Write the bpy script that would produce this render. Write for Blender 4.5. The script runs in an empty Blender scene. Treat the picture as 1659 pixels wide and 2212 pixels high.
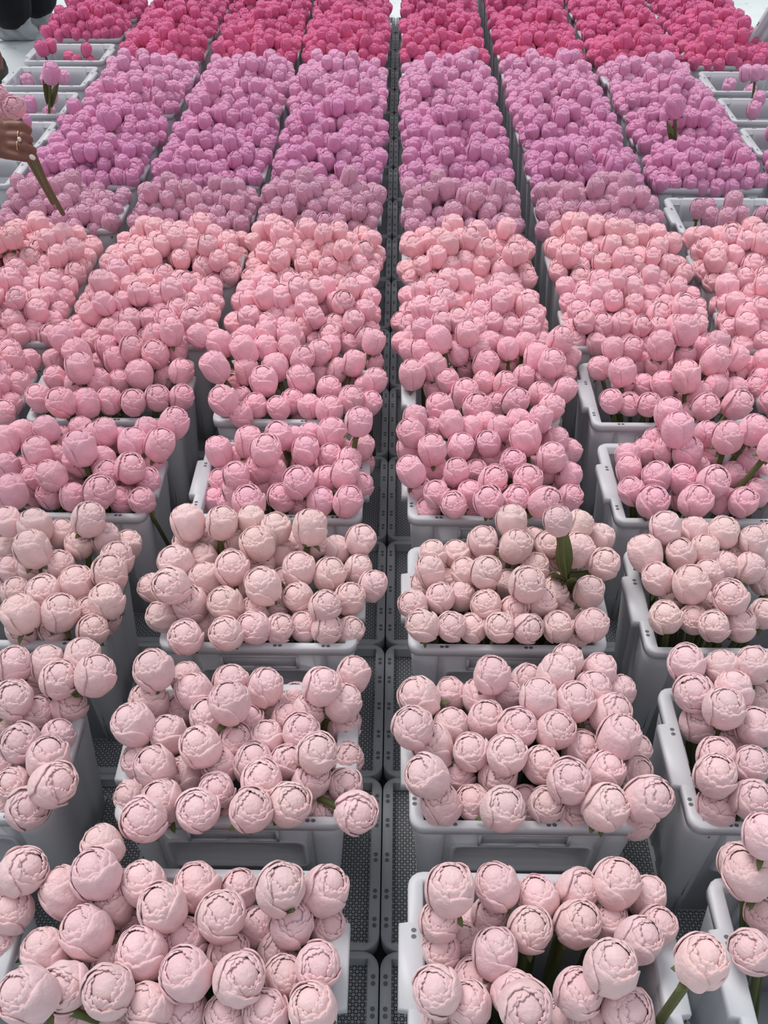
import bpy, math, random
import numpy as np
from mathutils import Vector, Matrix, Quaternion
rng = np.random.default_rng(7); random.seed(7)
S = bpy.context.scene
C = S.collection
# ---------------------------------------------------------------- camera, light, exposure
RIM = 0.385                       # height of the crate rims above the floor
F = 2000.0; HC = 1.42; TT = math.atan(1826.0 / F); PSI = 0.01421
CAMZ = RIM + HC
cd = bpy.data.cameras.new('camera'); cam = bpy.data.objects.new('camera', cd); C.objects.link(cam)
cam.location = (0, 0, CAMZ); cam.rotation_euler = (math.pi / 2 - TT, 0, PSI)
cd.sensor_fit = 'VERTICAL'; cd.sensor_height = 36; cd.lens = 36 * F / 2212
cd.clip_start = 0.05; cd.clip_end = 200
S.camera = cam
S.view_settings.view_transform = 'Standard'; S.view_settings.look = 'None'
S.view_settings.gamma = 1; S.view_settings.use_curve_mapping = False
S.view_settings.exposure = 0.48
W = bpy.data.worlds.new('world'); S.world = W; W.use_nodes = True
nt = W.node_tree; nt.nodes.clear()
wo = nt.nodes.new('ShaderNodeOutputWorld'); bg = nt.nodes.new('ShaderNodeBackground')
tc = nt.nodes.new('ShaderNodeTexCoord'); sx = nt.nodes.new('ShaderNodeSeparateXYZ'); rp = nt.nodes.new('ShaderNodeValToRGB')
rp.color_ramp.elements[0].position = 0.0; rp.color_ramp.elements[0].color = (0.30, 0.31, 0.33, 1)
rp.color_ramp.elements[1].position = 0.75; rp.color_ramp.elements[1].color = (0.84, 0.87, 0.93, 1)
nt.links.new(tc.outputs['Generated'], sx.inputs[0]); nt.links.new(sx.outputs['Z'], rp.inputs[0])
nt.links.new(rp.outputs[0], bg.inputs[0]); nt.links.new(bg.outputs[0], wo.inputs[0])
bg.inputs[1].default_value = 0.62
sd = bpy.data.lights.new('sun', 'SUN'); sun = bpy.data.objects.new('sun', sd); C.objects.link(sun)
sd.energy = 1.5; sd.angle = math.radians(28); sd.color = (1.0, 0.97, 0.94)
sun.rotation_euler = Vector((-0.42, 0.50, 1.0)).to_track_quat('Z', 'Y').to_euler()

# ---------------------------------------------------------------- pixel geometry (photo frame 1659x2212)
CM = Matrix.Translation(cam.location) @ cam.rotation_euler.to_matrix().to_4x4()
CR = np.array(CM.to_3x3()); CO = np.array(cam.location)
def ray(x, y):
    return CR @ np.array([(x - 829.5) / F, -(y - 1106.0) / F, -1.0])     # unit depth
def on_z(x, y, z):
    d = ray(x, y); return CO + d * ((z - CO[2]) / d[2])
def on_y(x, y, Y):
    d = ray(x, y); return CO + d * ((Y - CO[1]) / d[1])
def at_depth(x, y, zc):
    return CO + ray(x, y) * zc
def project(p):
    q = CR.T @ (np.asarray(p) - CO); return 829.5 + F * q[0] / -q[2], 1106 - F * q[1] / -q[2], -q[2]

# ---------------------------------------------------------------- materials
def s2l(c):
    return tuple(((v / 255) / 12.92 if v / 255 <= 0.04045 else ((v / 255 + 0.055) / 1.055) ** 2.4) for v in c)
def mat(name, col=(200, 200, 200), rough=0.5, **kw):
    m = bpy.data.materials.new(name); m.use_nodes = True
    b = m.node_tree.nodes['Principled BSDF']
    b.inputs['Base Color'].default_value = (*s2l(col), 1); b.inputs['Roughness'].default_value = rough
    for k, v in kw.items():
        b.inputs[k.replace('_', ' ')].default_value = v
    return m, m.node_tree, b
def petal_mat(name, attr):
    m, t, b = mat(name, rough=0.9)
    b.inputs['Sheen Weight'].default_value = 0.22; b.inputs['Sheen Roughness'].default_value = 0.5
    b.inputs['Specular IOR Level'].default_value = 0.15
    if attr:
        src = t.nodes.new('ShaderNodeVertexColor'); src.layer_name = 'tint'; col = src.outputs[0]
    else:
        src = t.nodes.new('ShaderNodeObjectInfo'); col = src.outputs['Color']
    tx = t.nodes.new('ShaderNodeTexCoord'); n = t.nodes.new('ShaderNodeTexNoise')
    n.inputs['Scale'].default_value = 4.0 if not attr else 60.0; n.inputs['Detail'].default_value = 3
    t.links.new(tx.outputs['Object'], n.inputs['Vector'])
    mr = t.nodes.new('ShaderNodeMapRange'); mr.inputs['From Min'].default_value = 0.3; mr.inputs['From Max'].default_value = 0.7
    mr.inputs['To Min'].default_value = 0.93; mr.inputs['To Max'].default_value = 1.05
    t.links.new(n.outputs[0], mr.inputs[0])
    mx = t.nodes.new('ShaderNodeVectorMath'); mx.operation = 'SCALE'
    t.links.new(col, mx.inputs[0]); t.links.new(mr.outputs[0], mx.inputs['Scale'])
    t.links.new(mx.outputs[0], b.inputs['Base Color'])
    if not attr:
        n2 = t.nodes.new('ShaderNodeTexNoise'); n2.inputs['Scale'].default_value = 60; n2.inputs['Detail'].default_value = 4
        t.links.new(tx.outputs['Object'], n2.inputs['Vector'])
        n3 = t.nodes.new('ShaderNodeTexNoise'); n3.inputs['Scale'].default_value = 7; n3.inputs['Detail'].default_value = 2
        t.links.new(tx.outputs['Object'], n3.inputs['Vector'])
        ad = t.nodes.new('ShaderNodeMath'); ad.operation = 'MULTIPLY_ADD'; ad.inputs[1].default_value = 7.0
        t.links.new(n3.outputs[0], ad.inputs[0]); t.links.new(n2.outputs[0], ad.inputs[2])
        bp = t.nodes.new('ShaderNodeBump'); bp.inputs['Strength'].default_value = 0.35; bp.inputs['Distance'].default_value = 0.0012
        t.links.new(ad.outputs[0], bp.inputs['Height']); t.links.new(bp.outputs[0], b.inputs['Normal'])
    return m
PETAL = petal_mat('felt_petal', False); PETALS = petal_mat('felt_petal_mass', True)
GREEN, gt, gb = mat('stem_green', (88, 98, 54), 0.7)
n = gt.nodes.new('ShaderNodeTexNoise'); n.inputs['Scale'].default_value = 30
r = gt.nodes.new('ShaderNodeValToRGB'); r.color_ramp.elements[0].color = (*s2l((66, 76, 40)), 1); r.color_ramp.elements[1].color = (*s2l((108, 114, 66)), 1)
gt.links.new(n.outputs[0], r.inputs[0]); gt.links.new(r.outputs[0], gb.inputs['Base Color'])
def plastic(name, col, trans, rough):
    m, t, b = mat(name, col, rough)
    tr = t.nodes.new('ShaderNodeBsdfTranslucent'); tr.inputs[0].default_value = (*s2l(col), 1)
    mx = t.nodes.new('ShaderNodeMixShader'); mx.inputs[0].default_value = trans
    o = t.nodes['Material Output']
    n = t.nodes.new('ShaderNodeTexNoise'); n.inputs['Scale'].default_value = 9; n.inputs['Detail'].default_value = 6
    rr = t.nodes.new('ShaderNodeMapRange'); rr.inputs['To Min'].default_value = rough - 0.08; rr.inputs['To Max'].default_value = rough + 0.12
    t.links.new(n.outputs[0], rr.inputs[0]); t.links.new(rr.outputs[0], b.inputs['Roughness'])
    t.links.new(b.outputs[0], mx.inputs[1]); t.links.new(tr.outputs[0], mx.inputs[2]); t.links.new(mx.outputs[0], o.inputs[0])
    return m
CRATE = plastic('crate_plastic', (226, 228, 232), 0.28, 0.38)
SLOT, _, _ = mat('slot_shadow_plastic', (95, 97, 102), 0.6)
TRAY = plastic('tray_plastic', (176, 180, 184), 0.15, 0.45)
# perforated tray floor: star shaped webs, see-through triangles
PERF, t, b = mat('perforated_plastic', (168, 172, 176), 0.5)
tx = t.nodes.new('ShaderNodeTexCoord'); sp = t.nodes.new('ShaderNodeSeparateXYZ'); t.links.new(tx.outputs['Object'], sp.inputs[0])
def M(op, a, b_=None, c=None):
    nd = t.nodes.new('ShaderNodeMath'); nd.operation = op
    for i, v in enumerate((a, b_, c)):
        if v is None: continue
        if isinstance(v, (int, float)): nd.inputs[i].default_value = v
        else: t.links.new(v, nd.inputs[i])
    return nd.outputs[0]
CELL = 0.0115
fx = M('SUBTRACT', M('FRACT', M('DIVIDE', sp.outputs[0], CELL)), 0.5); fy = M('SUBTRACT', M('FRACT', M('DIVIDE', sp.outputs[1], CELL)), 0.5)
ax = M('ABSOLUTE', fx); ay = M('ABSOLUTE', fy)
w1 = M('LESS_THAN', M('MINIMUM', ax, ay), 0.045)
w2 = M('LESS_THAN', M('MINIMUM', M('ABSOLUTE', M('SUBTRACT', fx, fy)), M('ABSOLUTE', M('ADD', fx, fy))), 0.065)
w3 = M('GREATER_THAN', M('MAXIMUM', ax, ay), 0.445)
web = M('MAXIMUM', w1, M('MAXIMUM', w2, w3))
tp = t.nodes.new('ShaderNodeBsdfTransparent'); mx = t.nodes.new('ShaderNodeMixShader')
t.links.new(web, mx.inputs[0]); t.links.new(tp.outputs[0], mx.inputs[1]); t.links.new(b.outputs[0], mx.inputs[2])
t.links.new(mx.outputs[0], t.nodes['Material Output'].inputs[0])
# painted floor with flecks of debris
FLOOR, t, b = mat('painted_deck', (206, 214, 214), 0.6)
tx = t.nodes.new('ShaderNodeTexCoord'); mp = t.nodes.new('ShaderNodeMapping'); mp.inputs['Scale'].default_value = (1, 3.0, 1)
t.links.new(tx.outputs['Object'], mp.inputs[0])
vo = t.nodes.new('ShaderNodeTexVoronoi'); vo.inputs['Scale'].default_value = 9; t.links.new(mp.outputs[0], vo.inputs['Vector'])
n = t.nodes.new('ShaderNodeTexNoise'); n.inputs['Scale'].default_value = 24; n.inputs['Detail'].default_value = 3; t.links.new(mp.outputs[0], n.inputs['Vector'])
n1 = t.nodes.new('ShaderNodeTexNoise'); n1.inputs['Scale'].default_value = 1.3; n1.inputs['Detail'].default_value = 5; t.links.new(tx.outputs['Object'], n1.inputs['Vector'])
r1 = t.nodes.new('ShaderNodeValToRGB'); r1.color_ramp.elements[0].position = 0.35; r1.color_ramp.elements[1].position = 0.65
r1.color_ramp.elements[0].color = (*s2l((205, 216, 216)), 1); r1.color_ramp.elements[1].color = (*s2l((226, 230, 231)), 1)
t.links.new(n1.outputs[0], r1.inputs[0])
msk = M('MULTIPLY', M('LESS_THAN', vo.outputs['Distance'], 0.16), M('GREATER_THAN', n.outputs[0], 0.56))
mc = t.nodes.new('ShaderNodeMixRGB'); t.links.new(msk, mc.inputs[0]); t.links.new(r1.outputs[0], mc.inputs[1]); mc.inputs[2].default_value = (*s2l((110, 118, 118)), 1)
t.links.new(mc.outputs[0], b.inputs['Base Color'])
HOLE_SHADE, _, _ = mat('hole_shade_dark', (34, 36, 40), 0.8)  # near-black colour standing in for shade beneath the perforated trays

# ---------------------------------------------------------------- mesh helpers
def mesh_from(name, V, Q, mats, mi=None, smooth=True, tint=None):
    V = np.asarray(V, float); Q = np.asarray(Q, np.int32)
    me = bpy.data.meshes.new(name); k = Q.shape[1]
    me.vertices.add(len(V)); me.vertices.foreach_set('co', V.ravel())
    me.loops.add(Q.size); me.loops.foreach_set('vertex_index', Q.ravel())
    me.polygons.add(len(Q)); me.polygons.foreach_set('loop_start', np.arange(len(Q), dtype=np.int32) * k)
    if smooth: me.polygons.foreach_set('use_smooth', np.ones(len(Q), bool))
    for m in mats: me.materials.append(m)
    if mi is not None: me.polygons.foreach_set('material_index', np.asarray(mi, np.int32))
    if tint is not None:
        a = me.color_attributes.new('tint', 'FLOAT_COLOR', 'POINT')
        a.data.foreach_set('color', np.hstack([tint, np.ones((len(V), 1))]).astype(np.float32).ravel())
    me.update(calc_edges=True); me.validate()
    return me
def link(name, me, parent=None, loc=None, rot=None):
    o = bpy.data.objects.new(name, me); C.objects.link(o)
    if parent: o.parent = parent
    if loc is not None: o.location = loc
    if rot is not None: o.rotation_mode = 'QUATERNION'; o.rotation_quaternion = rot
    return o
def tag(o, label=None, cat=None, group=None, kind=None):
    if label: o['label'] = label
    if cat: o['category'] = cat
    if group: o['group'] = group
    if kind: o['kind'] = kind
    return o
def grid_q(nu, nv, off=0, wrap=False):
    i, j = np.meshgrid(np.arange(nu if wrap else nu - 1), np.arange(nv - 1), indexing='ij')
    i = i.ravel(); j = j.ravel(); i2 = (i + 1) % nu
    return np.stack([i * nv + j, i2 * nv + j, i2 * nv + j + 1, i * nv + j + 1], 1) + off
class MB:
    def __init__(s): s.V = []; s.Q = []; s.m = []; s.n = 0
    def add(s, V, Q, m=0):
        V = np.asarray(V, float).reshape(-1, 3); Q = np.asarray(Q, int)
        s.V.append(V); s.Q.append(Q + s.n); s.m += [m] * len(Q); s.n += len(V)
    def loft(s, rings, wrap=True, m=0):                # rings: list of (n,3), all the same length
        A = np.array(rings); A = A.transpose(1, 0, 2)
        s.add(A.reshape(-1, 3), grid_q(A.shape[0], A.shape[1], 0, wrap), m)
    def box(s, c, h, m=0):
        c = np.array(c, float); x, y, z = h
        V = np.array([[sx * x, sy * y, sz * z] for sx in (-1, 1) for sy in (-1, 1) for sz in (-1, 1)]) + c
        s.add(V, [[0, 1, 3, 2], [4, 6, 7, 5], [0, 4, 5, 1], [2, 3, 7, 6], [0, 2, 6, 4], [1, 5, 7, 3]], m)
    def tube(s, pts, rad, n=8, m=0):
        pts = [Vector(p) for p in pts]; rings = []
        if isinstance(rad, (int, float)): rad = [rad] * len(pts)
        ref = Vector((0.31, 0.9, 0.2)).normalized()
        for i, p in enumerate(pts):
            d = (pts[min(i + 1, len(pts) - 1)] - pts[max(i - 1, 0)]).normalized()
            u = d.cross(ref).normalized(); v = d.cross(u)
            rings.append([list(p + (u * math.cos(a) + v * math.sin(a)) * rad[i]) for a in np.arange(n) * 2 * math.pi / n])
        rings.insert(0, [list(pts[0])] * n); rings.append([list(pts[-1])] * n)
        s.loft(rings, True, m)
    def mesh(s, name, mats, smooth=True):
        return mesh_from(name, np.vstack(s.V), np.vstack(s.Q), mats, s.m, smooth)

# ---------------------------------------------------------------- blooms
def wob(rg, k=3):
    f = rg.uniform(1, 4, k); p = rg.uniform(0, 6.28, k); g = rg.uniform(1, 4, k); a = rg.uniform(0.4, 1, k)
    return lambda x, y: sum(a[i] * np.sin(f[i] * x + g[i] * y + p[i]) for i in range(k)) / k
def petal(rg, th0, hw, sc, hz, zc, p0, p1, ns, nv, lobes, amp, th, wr, over, drop=22, thick=True):
    s_ = np.linspace(-1, 1, ns); t_ = np.linspace(0, 1, nv) ** 0.85
    s, t = np.meshgrid(s_, t_, indexing='ij')
    ph = rg.uniform(0, 3.14); w = wob(rg); w2 = wob(rg)
    lob = np.sqrt(np.abs(np.sin(lobes * np.pi * s / 2 + ph))) - 0.7
    pe = p1 - drop * np.abs(s) ** 3 + amp * lob + 3 * w2(s * 2, s * 0)
    phi = np.radians(p0 + (pe - p0) * t)
    theta = th0 + hw * s * (1 - 0.12 * t ** 2)
    edge = np.clip((t - 0.8) / 0.2, 0, 1)
    rad = sc * 0.5 * np.cos(phi) ** 0.72 + over * s * (0.3 + 0.7 * t) + wr * w(theta * 2, phi * 2) + edge ** 2 * 0.018 * w2(s * 5, t) \
        + wr * 0.5 * np.sin(9 * theta + ph) * np.clip(0.5 - t, 0, 1)
    rad = np.clip(rad, 0.01, None)
    z = zc + hz * np.sin(phi) + edge * 0.012 * w(s * 6, t)
    d = np.minimum(np.minimum(1 - np.abs(s), 1 - t) / 0.14, 1)
    e = th * 0.5 * np.sqrt(np.clip(1 - (1 - d) ** 2, 0, 1))
    nr = np.cos(phi); nz = np.sin(phi)
    def P(k):
        r = rad + k * e * nr
        return np.stack([r * np.cos(theta), r * np.sin(theta), z + k * e * nz], -1).reshape(-1, 3)
    V = P(1); Q = grid_q(ns, nv)
    if thick:
        V2 = P(-1); Q2 = grid_q(ns, nv)[:, ::-1].copy()
        idx = np.arange(ns * nv).reshape(ns, nv); mp = idx + ns * nv
        mp[0, :] = idx[0, :]; mp[-1, :] = idx[-1, :]; mp[:, -1] = idx[:, -1]
        Q2 = mp.ravel()[Q2]; V = np.vstack([V, V2]); Q = np.vstack([Q, Q2])
    return V, Q
def bloom_mb(seed, lod, tall, closed=0.0):
    """unit-wide bud, base at the origin, axis +Z"""
    rg = np.random.default_rng(seed); mb = MB()
    hz = 0.5 * tall; zc = hz * 0.98
    NS, NV, ns, nv, th = {0: (26, 16, 14, 8, .045), 1: (12, 8, 8, 5, .045), 2: (8, 6, 6, 4, .045)}[lod]
    thick = True
    a = rg.uniform(0, 6.28)
    # heart: a full dome that the petal layers hug
    m_ = 25 if lod < 2 else 9
    u = np.linspace(0, 2 * np.pi, m_)[:-1]
    v = np.radians(np.linspace(-5, 90, 12 if lod < 2 else 5)); U, Vv = np.meshgrid(u, v, indexing='ij')
    ox, oy = rg.uniform(-.015, .015, 2); wv = wob(rg)
    rb = .76 * .5 * np.cos(Vv) ** .72 * (1 + 0.03 * wv(U * 2, Vv)) * (1 - .06 * closed)
    P = np.stack([rb * np.cos(U) + ox, rb * np.sin(U) + oy, zc + hz * .885 * np.sin(Vv)], -1).reshape(-1, 3)
    mb.add(P, grid_q(len(u), len(v), 0, True))
    for k in range(5):
        mb.add(*petal(rg, a + k * 1.2566 + rg.uniform(-.2, .2), .80, .835, hz * .925, zc, 15, 63 + 4 * closed + rg.uniform(-7, 5), ns, nv, rg.choice([2, 3, 3, 4]), 10, th * .8, .008, .016, 12, thick))
    a += .6
    for k in range(5):
        mb.add(*petal(rg, a + k * 1.2566 + rg.uniform(-.2, .2), .86, .895, hz * .955, zc, 5, 54 + 7 * closed + rg.uniform(-8, 5), ns, nv, rg.choice([2, 3, 3, 4]), 10, th * .85, .010, .020, 14, thick))
    a = rg.uniform(0, 6.28)
    for k in range(3):
        mb.add(*petal(rg, a + k * 2.094 + rg.uniform(-.2, .2), 1.25, .955, hz * .985, zc, -86, 45 + 10 * closed + rg.uniform(-8, 6), NS, NV, rg.choice([3, 4, 5]), 7, th, .018, .022, 20, thick))
    a += 1.0
    for k in range(3):
        q_ = rg.random()
        mb.add(*petal(rg, a + k * 2.094 + rg.uniform(-.25, .25), rg.uniform(1.0, 1.2), 1.0 + .03 * q_, hz, zc, -88, (39 if k else 26) + 11 * closed + rg.uniform(-10, 8), NS, NV, rg.choice([1, 2, 3]), 6, th * 1.15, .024, .030, 26, thick))
    return mb
def calyx_geo(mb, rg, m=0, sc=1.0, n=5):
    mb.tube([(0, 0, -.12), (0, 0, -.03), (0, 0, .02)], [.10 * sc, .13 * sc, .20 * sc], 8, m)
    for k in range(n):
        a = k * 6.283 / n + rg.uniform(-.3, .3); L = rg.uniform(.32, .5) * sc; out = rg.uniform(.1, .95)
        t = np.linspace(0, 1, 6); w = .085 * np.sqrt(np.sin(np.pi * (0.12 + .88 * t)))
        r = .16 + L * t * (0.5 + 0.4 * out); z = .02 + L * (t * (.55 - .9 * out * t))
        c, s = math.cos(a), math.sin(a); rows = []
        for i in range(6):
            rows.append([[r[i] * c - w[i] * s * q, r[i] * s + w[i] * c * q, z[i] - .02 * abs(q) + .015] for q in (-1, 0, 1)])
        A = np.array(rows); B = A.copy(); B[..., 2] -= .02
        mb.add(A.reshape(-1, 3), grid_q(6, 3), m); mb.add(B.reshape(-1, 3), grid_q(6, 3)[:, ::-1], m)
NVAR = 10
BLOOM = [bloom_mb(100 + i, 0, 1.16 + .05 * (i % 3)).mesh('peony_bloom', [PETAL]) for i in range(NVAR)]
def single(seed, tall, closed, lod=0):
    mb = bloom_mb(seed, lod, tall, closed); calyx_geo(mb, np.random.default_rng(seed), 1, .9)
    mb.tube([(0, 0, -.05), (.03, .02, -1.2), (.1, .0, -3.2)], [.10, .09, .09], 7, 1)
    return mb
SINGLE = {'pink': [single(200 + i, 1.22 + .06 * (i % 3), .25).mesh('peony', [PETAL, GREEN]) for i in range(10)],
          'lilac': [single(300 + i, 1.36 + .07 * (i % 3), .45).mesh('tulip', [PETAL, GREEN]) for i in range(8)],
          'hot': [single(400 + i, 1.42 + .07 * (i % 3), .6).mesh('tulip', [PETAL, GREEN]) for i in range(8)]}
TBLOOM = [bloom_mb(500 + i, 0, 1.42, .6).mesh('tulip_bloom', [PETAL]) for i in range(3)]
LOD = {}
for kd, tl, cl in (('pale', 1.2, 0), ('pink', 1.27, .25), ('lilac', 1.42, .45), ('hot', 1.48, .6)):
    for lv in (1, 2):
        L = []
        for i in range(6):
            mb = bloom_mb(600 + i, lv, tl + .05 * (i % 2), cl); L.append((np.vstack(mb.V), np.vstack(mb.Q)))
        LOD[kd, lv] = L
TALL = {'pale': 1.2, 'pink': 1.27, 'lilac': 1.42, 'hot': 1.48}
cal = []
for i in range(4):
    mb = MB(); calyx_geo(mb, np.random.default_rng(50 + i)); cal.append(mb.mesh('calyx', [GREEN]))
mb = MB(); mb.tube([(0, 0, -z) for z in (0, .2, .4, .6, .8, 1)], [1] * 6, 10); STEM = mb.mesh('stem', [GREEN])
def leaf_mesh(seed):
    rg = np.random.default_rng(seed); mb = MB()
    t = np.linspace(0, 1, 10); w = .016 * np.sin(np.pi * (0.06 + .94 * t)) ** .7
    x = .012 + .035 * t ** 2 * rg.uniform(.5, 1.5); z = t * .11
    A = np.array([[[x[i] - .004 * (1 - abs(q)), w[i] * q, z[i]] for q in (-1, -.5, 0, .5, 1)] for i in range(10)])
    mb.add(A.reshape(-1, 3), grid_q(10, 5)); A2 = A.copy(); A2[..., 0] += .0012; mb.add(A2.reshape(-1, 3), grid_q(10, 5)[:, ::-1])
    return mb.mesh('leaf', [GREEN])
LEAF = [leaf_mesh(i) for i in range(3)]

# ---------------------------------------------------------------- the setting
mb = MB(); mb.add([[-12, -3, 0], [12, -3, 0], [12, 16, 0], [-12, 16, 0]], [[0, 1, 2, 3]])
tag(link('floor', mb.mesh('floor', [FLOOR], False)), kind='structure')

# ---------------------------------------------------------------- crates
ROWP = 0.3665; Y0 = 0.782; CW = .21; CD = .144
def rowY(i): return Y0 + ROWP * i * .995 + CD + {1: .012, 2: .018, 3: .013, 4: .009, 5: .004}.get(i, 0)                  # centre of the crate in the row direction
COLX = {-1: -.262, -2: -.735, -3: -1.185, -4: -1.632, 1: .226, 2: .697, 3: 1.160, 4: 1.618}
def colX(c, i):
    x = COLX[c]
    if c == -2: x -= .038 * max(0, min(1, (4 - i) / 3))
    if c == -2 and i >= 5: x += .03
    if c == -3 and i >= 6: x += .02
    if c == -1 and i < 4: x -= .006
    return x
def arc(cx, cy, r, a0, a1, n=5):
    return [(cx + r * math.cos(a), cy + r * math.sin(a)) for a in np.radians(np.linspace(a0, a1, n))]
def rim_outline():
    xc, xm, y, r, st = .196, .210, .144, .024, .061
    q = arc(xc - r, y - r, r, 90, 0) + [(xc, st + .002), (xm, st)]           # top right quadrant, clockwise
    p = q + [(x, -y_) for x, y_ in q[::-1]] + [(-x, -y_) for x, y_ in q] + [(-x, y_) for x, y_ in q[::-1]]
    return p
def build_crate():
    out = np.array(rim_outline()); n = len(out)
    inn = np.stack([np.clip(out[:, 0], -.172, .172), np.clip(out[:, 1], -.128, .128)], 1)
    def ring(P, z): return np.hstack([P, np.full((n, 1), z)])
    def ins(P, k): return P * (1 - k / np.linalg.norm(P, axis=1, keepdims=True))
    mb = MB()
    mb.loft([ring(inn, -.022), ring(ins(inn, -.0), -.003), ring(ins(inn, -.003), 0), ring(ins(out, .003), 0), ring(out, -.003), ring(ins(out, -.0005), -.020), ring(ins(out, .003), -.020)])
    def slot(x, y, ang):
        for sg, m in ((-1, 1), (1, 1)):
            c = np.array([x + sg * .0048 * math.cos(ang), y + sg * .0048 * math.sin(ang)])
            P = [[c[0] + .0042 * math.cos(a), c[1] + .0034 * math.sin(a), .0004] for a in np.linspace(0, 6.283, 9)[:-1]]
            P = np.array(P); V = np.vstack([P, [[c[0], c[1], .0004]]])
            mb.add(V, [[i, (i + 1) % 8, (i + 2) % 8, 8] for i in range(0, 8, 2)], m)
    for x in (-.125, .04, .135):
        slot(x, -.137, 0); slot(-x, .137, 0)
    for y in (-.095, .045):
        slot(.187, y, math.pi / 2); slot(-.187, y, math.pi / 2)
    rim = mb.mesh('rim', [CRATE, SLOT])
    # body: corner columns with recessed sides, tapering to the foot
    mb = MB(); zs = [-.004, -.06, -.12, -.20, -.28, -.362]
    def prof(z):
        k = (-z) / .362
        ac, bc = .190 - .024 * k, .138 - .024 * k; ar, br = .174 - .016 * k, .131 - .020 * k
        return ac, bc, ar, br
    rings = []
    for z in zs:
        ac, bc, ar, br = prof(z); r = .026
        R = [(.135, -br), (.142, -bc + .001), (.148, -bc)] + arc(ac - r, -bc + r, r, -90, 0) + [(ac, -.066), (ac - .003, -.062), (ar + .002, -.058), (ar, -.054),
             (ar, -.02), (ar - .003, -.017), (ar - .003, .017), (ar, .02), (ar, .054), (ar + .002, .058), (ac - .003, .062), (ac, .066)] + arc(ac - r, bc - r, r, 0, 90) + [(.148, bc), (.142, bc - .001), (.135, br)]
        rings.append([(x, y, z) for x, y in R])
    mb.loft(rings, False)
    mb.loft([[(-x, -y, z) for x, y, z in R] for R in rings], False)
    # handle walls with the opening
    for sg in (-1, 1):
        hx, z0, z1, rr = .118, -.084, -.175, .014
        H = [(x, z) for x, z in arc(hx - rr, z0 - rr, rr, 90, 0, 4)] + [(x, z) for x, z in arc(hx - rr, z1 + rr, rr, 0, -90, 4)]
        H += [(-x, z) for x, z in H[::-1]]
        top, bot = -.004, -.362
        O = []
        for i, (x, z) in enumerate(H):
            right = x > 0; up = z > (z0 + z1) / 2
            j = i if i < 8 else 15 - i
            if j in (0,): p = (x, top)
            elif j in (1, 2): p = (.135 if j == 2 else .13, top)
            elif j == 3: p = (.135, z)
            elif j == 4: p = (.135, z)
            elif j in (5, 6): p = (.135 if j == 5 else .13, bot)
            else: p = (x, bot)
            if j in (1, 2, 5, 6): p = (abs(p[0]) * (1 if right else -1), p[1])
            if j in (3, 4): p = (abs(p[0]) * (1 if right else -1), p[1])
            O.append(p)
        def put(P, push=0): return [(x, sg * (prof(z)[3] + push), z) for x, z in P]
        Hl = [(x * 1.035, z + (.004 if z > -.13 else -.004)) for x, z in H]
        deep = put(H, -.020); cen = np.mean(deep, 0)
        mb.loft([put(O), put(Hl), put(Hl, .005), put(H, .005), put(H, -.003), deep, [list(cen)] * len(deep)], True)
    ac, bc, ar, br = prof(-.362)
    mb.add([[-ac, -bc, -.362], [ac, -bc, -.362], [ac, bc, -.362], [-ac, bc, -.362]], [[0, 1, 2, 3]])
    body = mb.mesh('body', [CRATE])
    # raised label holder on the front
    mb = MB(); yy = -.1335
    for c, h in (((0, yy, -.036), (.078, .004, .0022)), ((-.076, yy, -.054), (.0025, .004, .018)), ((.076, yy, -.054), (.0025, .004, .018)),
                 ((-.045, yy, -.071), (.033, .003, .0018)), ((.052, yy, -.071), (.026, .003, .0018)), ((0, yy + .002, -.053), (.074, .0012, .016))):
        mb.box(c, h)
    lab = mb.mesh('label_holder', [CRATE], False)
    root = bpy.data.objects.new('plastic_crate', None); C.objects.link(root)
    root.empty_display_size = .05
    b = link('body', body, root); so = b.modifiers.new('wall', 'SOLIDIFY'); so.thickness = .0028; so.offset = -1
    rm = link('rim', rim, root); l = link('label_holder', lab, root)
    return root
def copy_tree(o, parent=None):
    c = o.copy(); C.objects.link(c); c.parent = parent
    for ch in list(o.children): copy_tree(ch, c)
    return c
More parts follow.
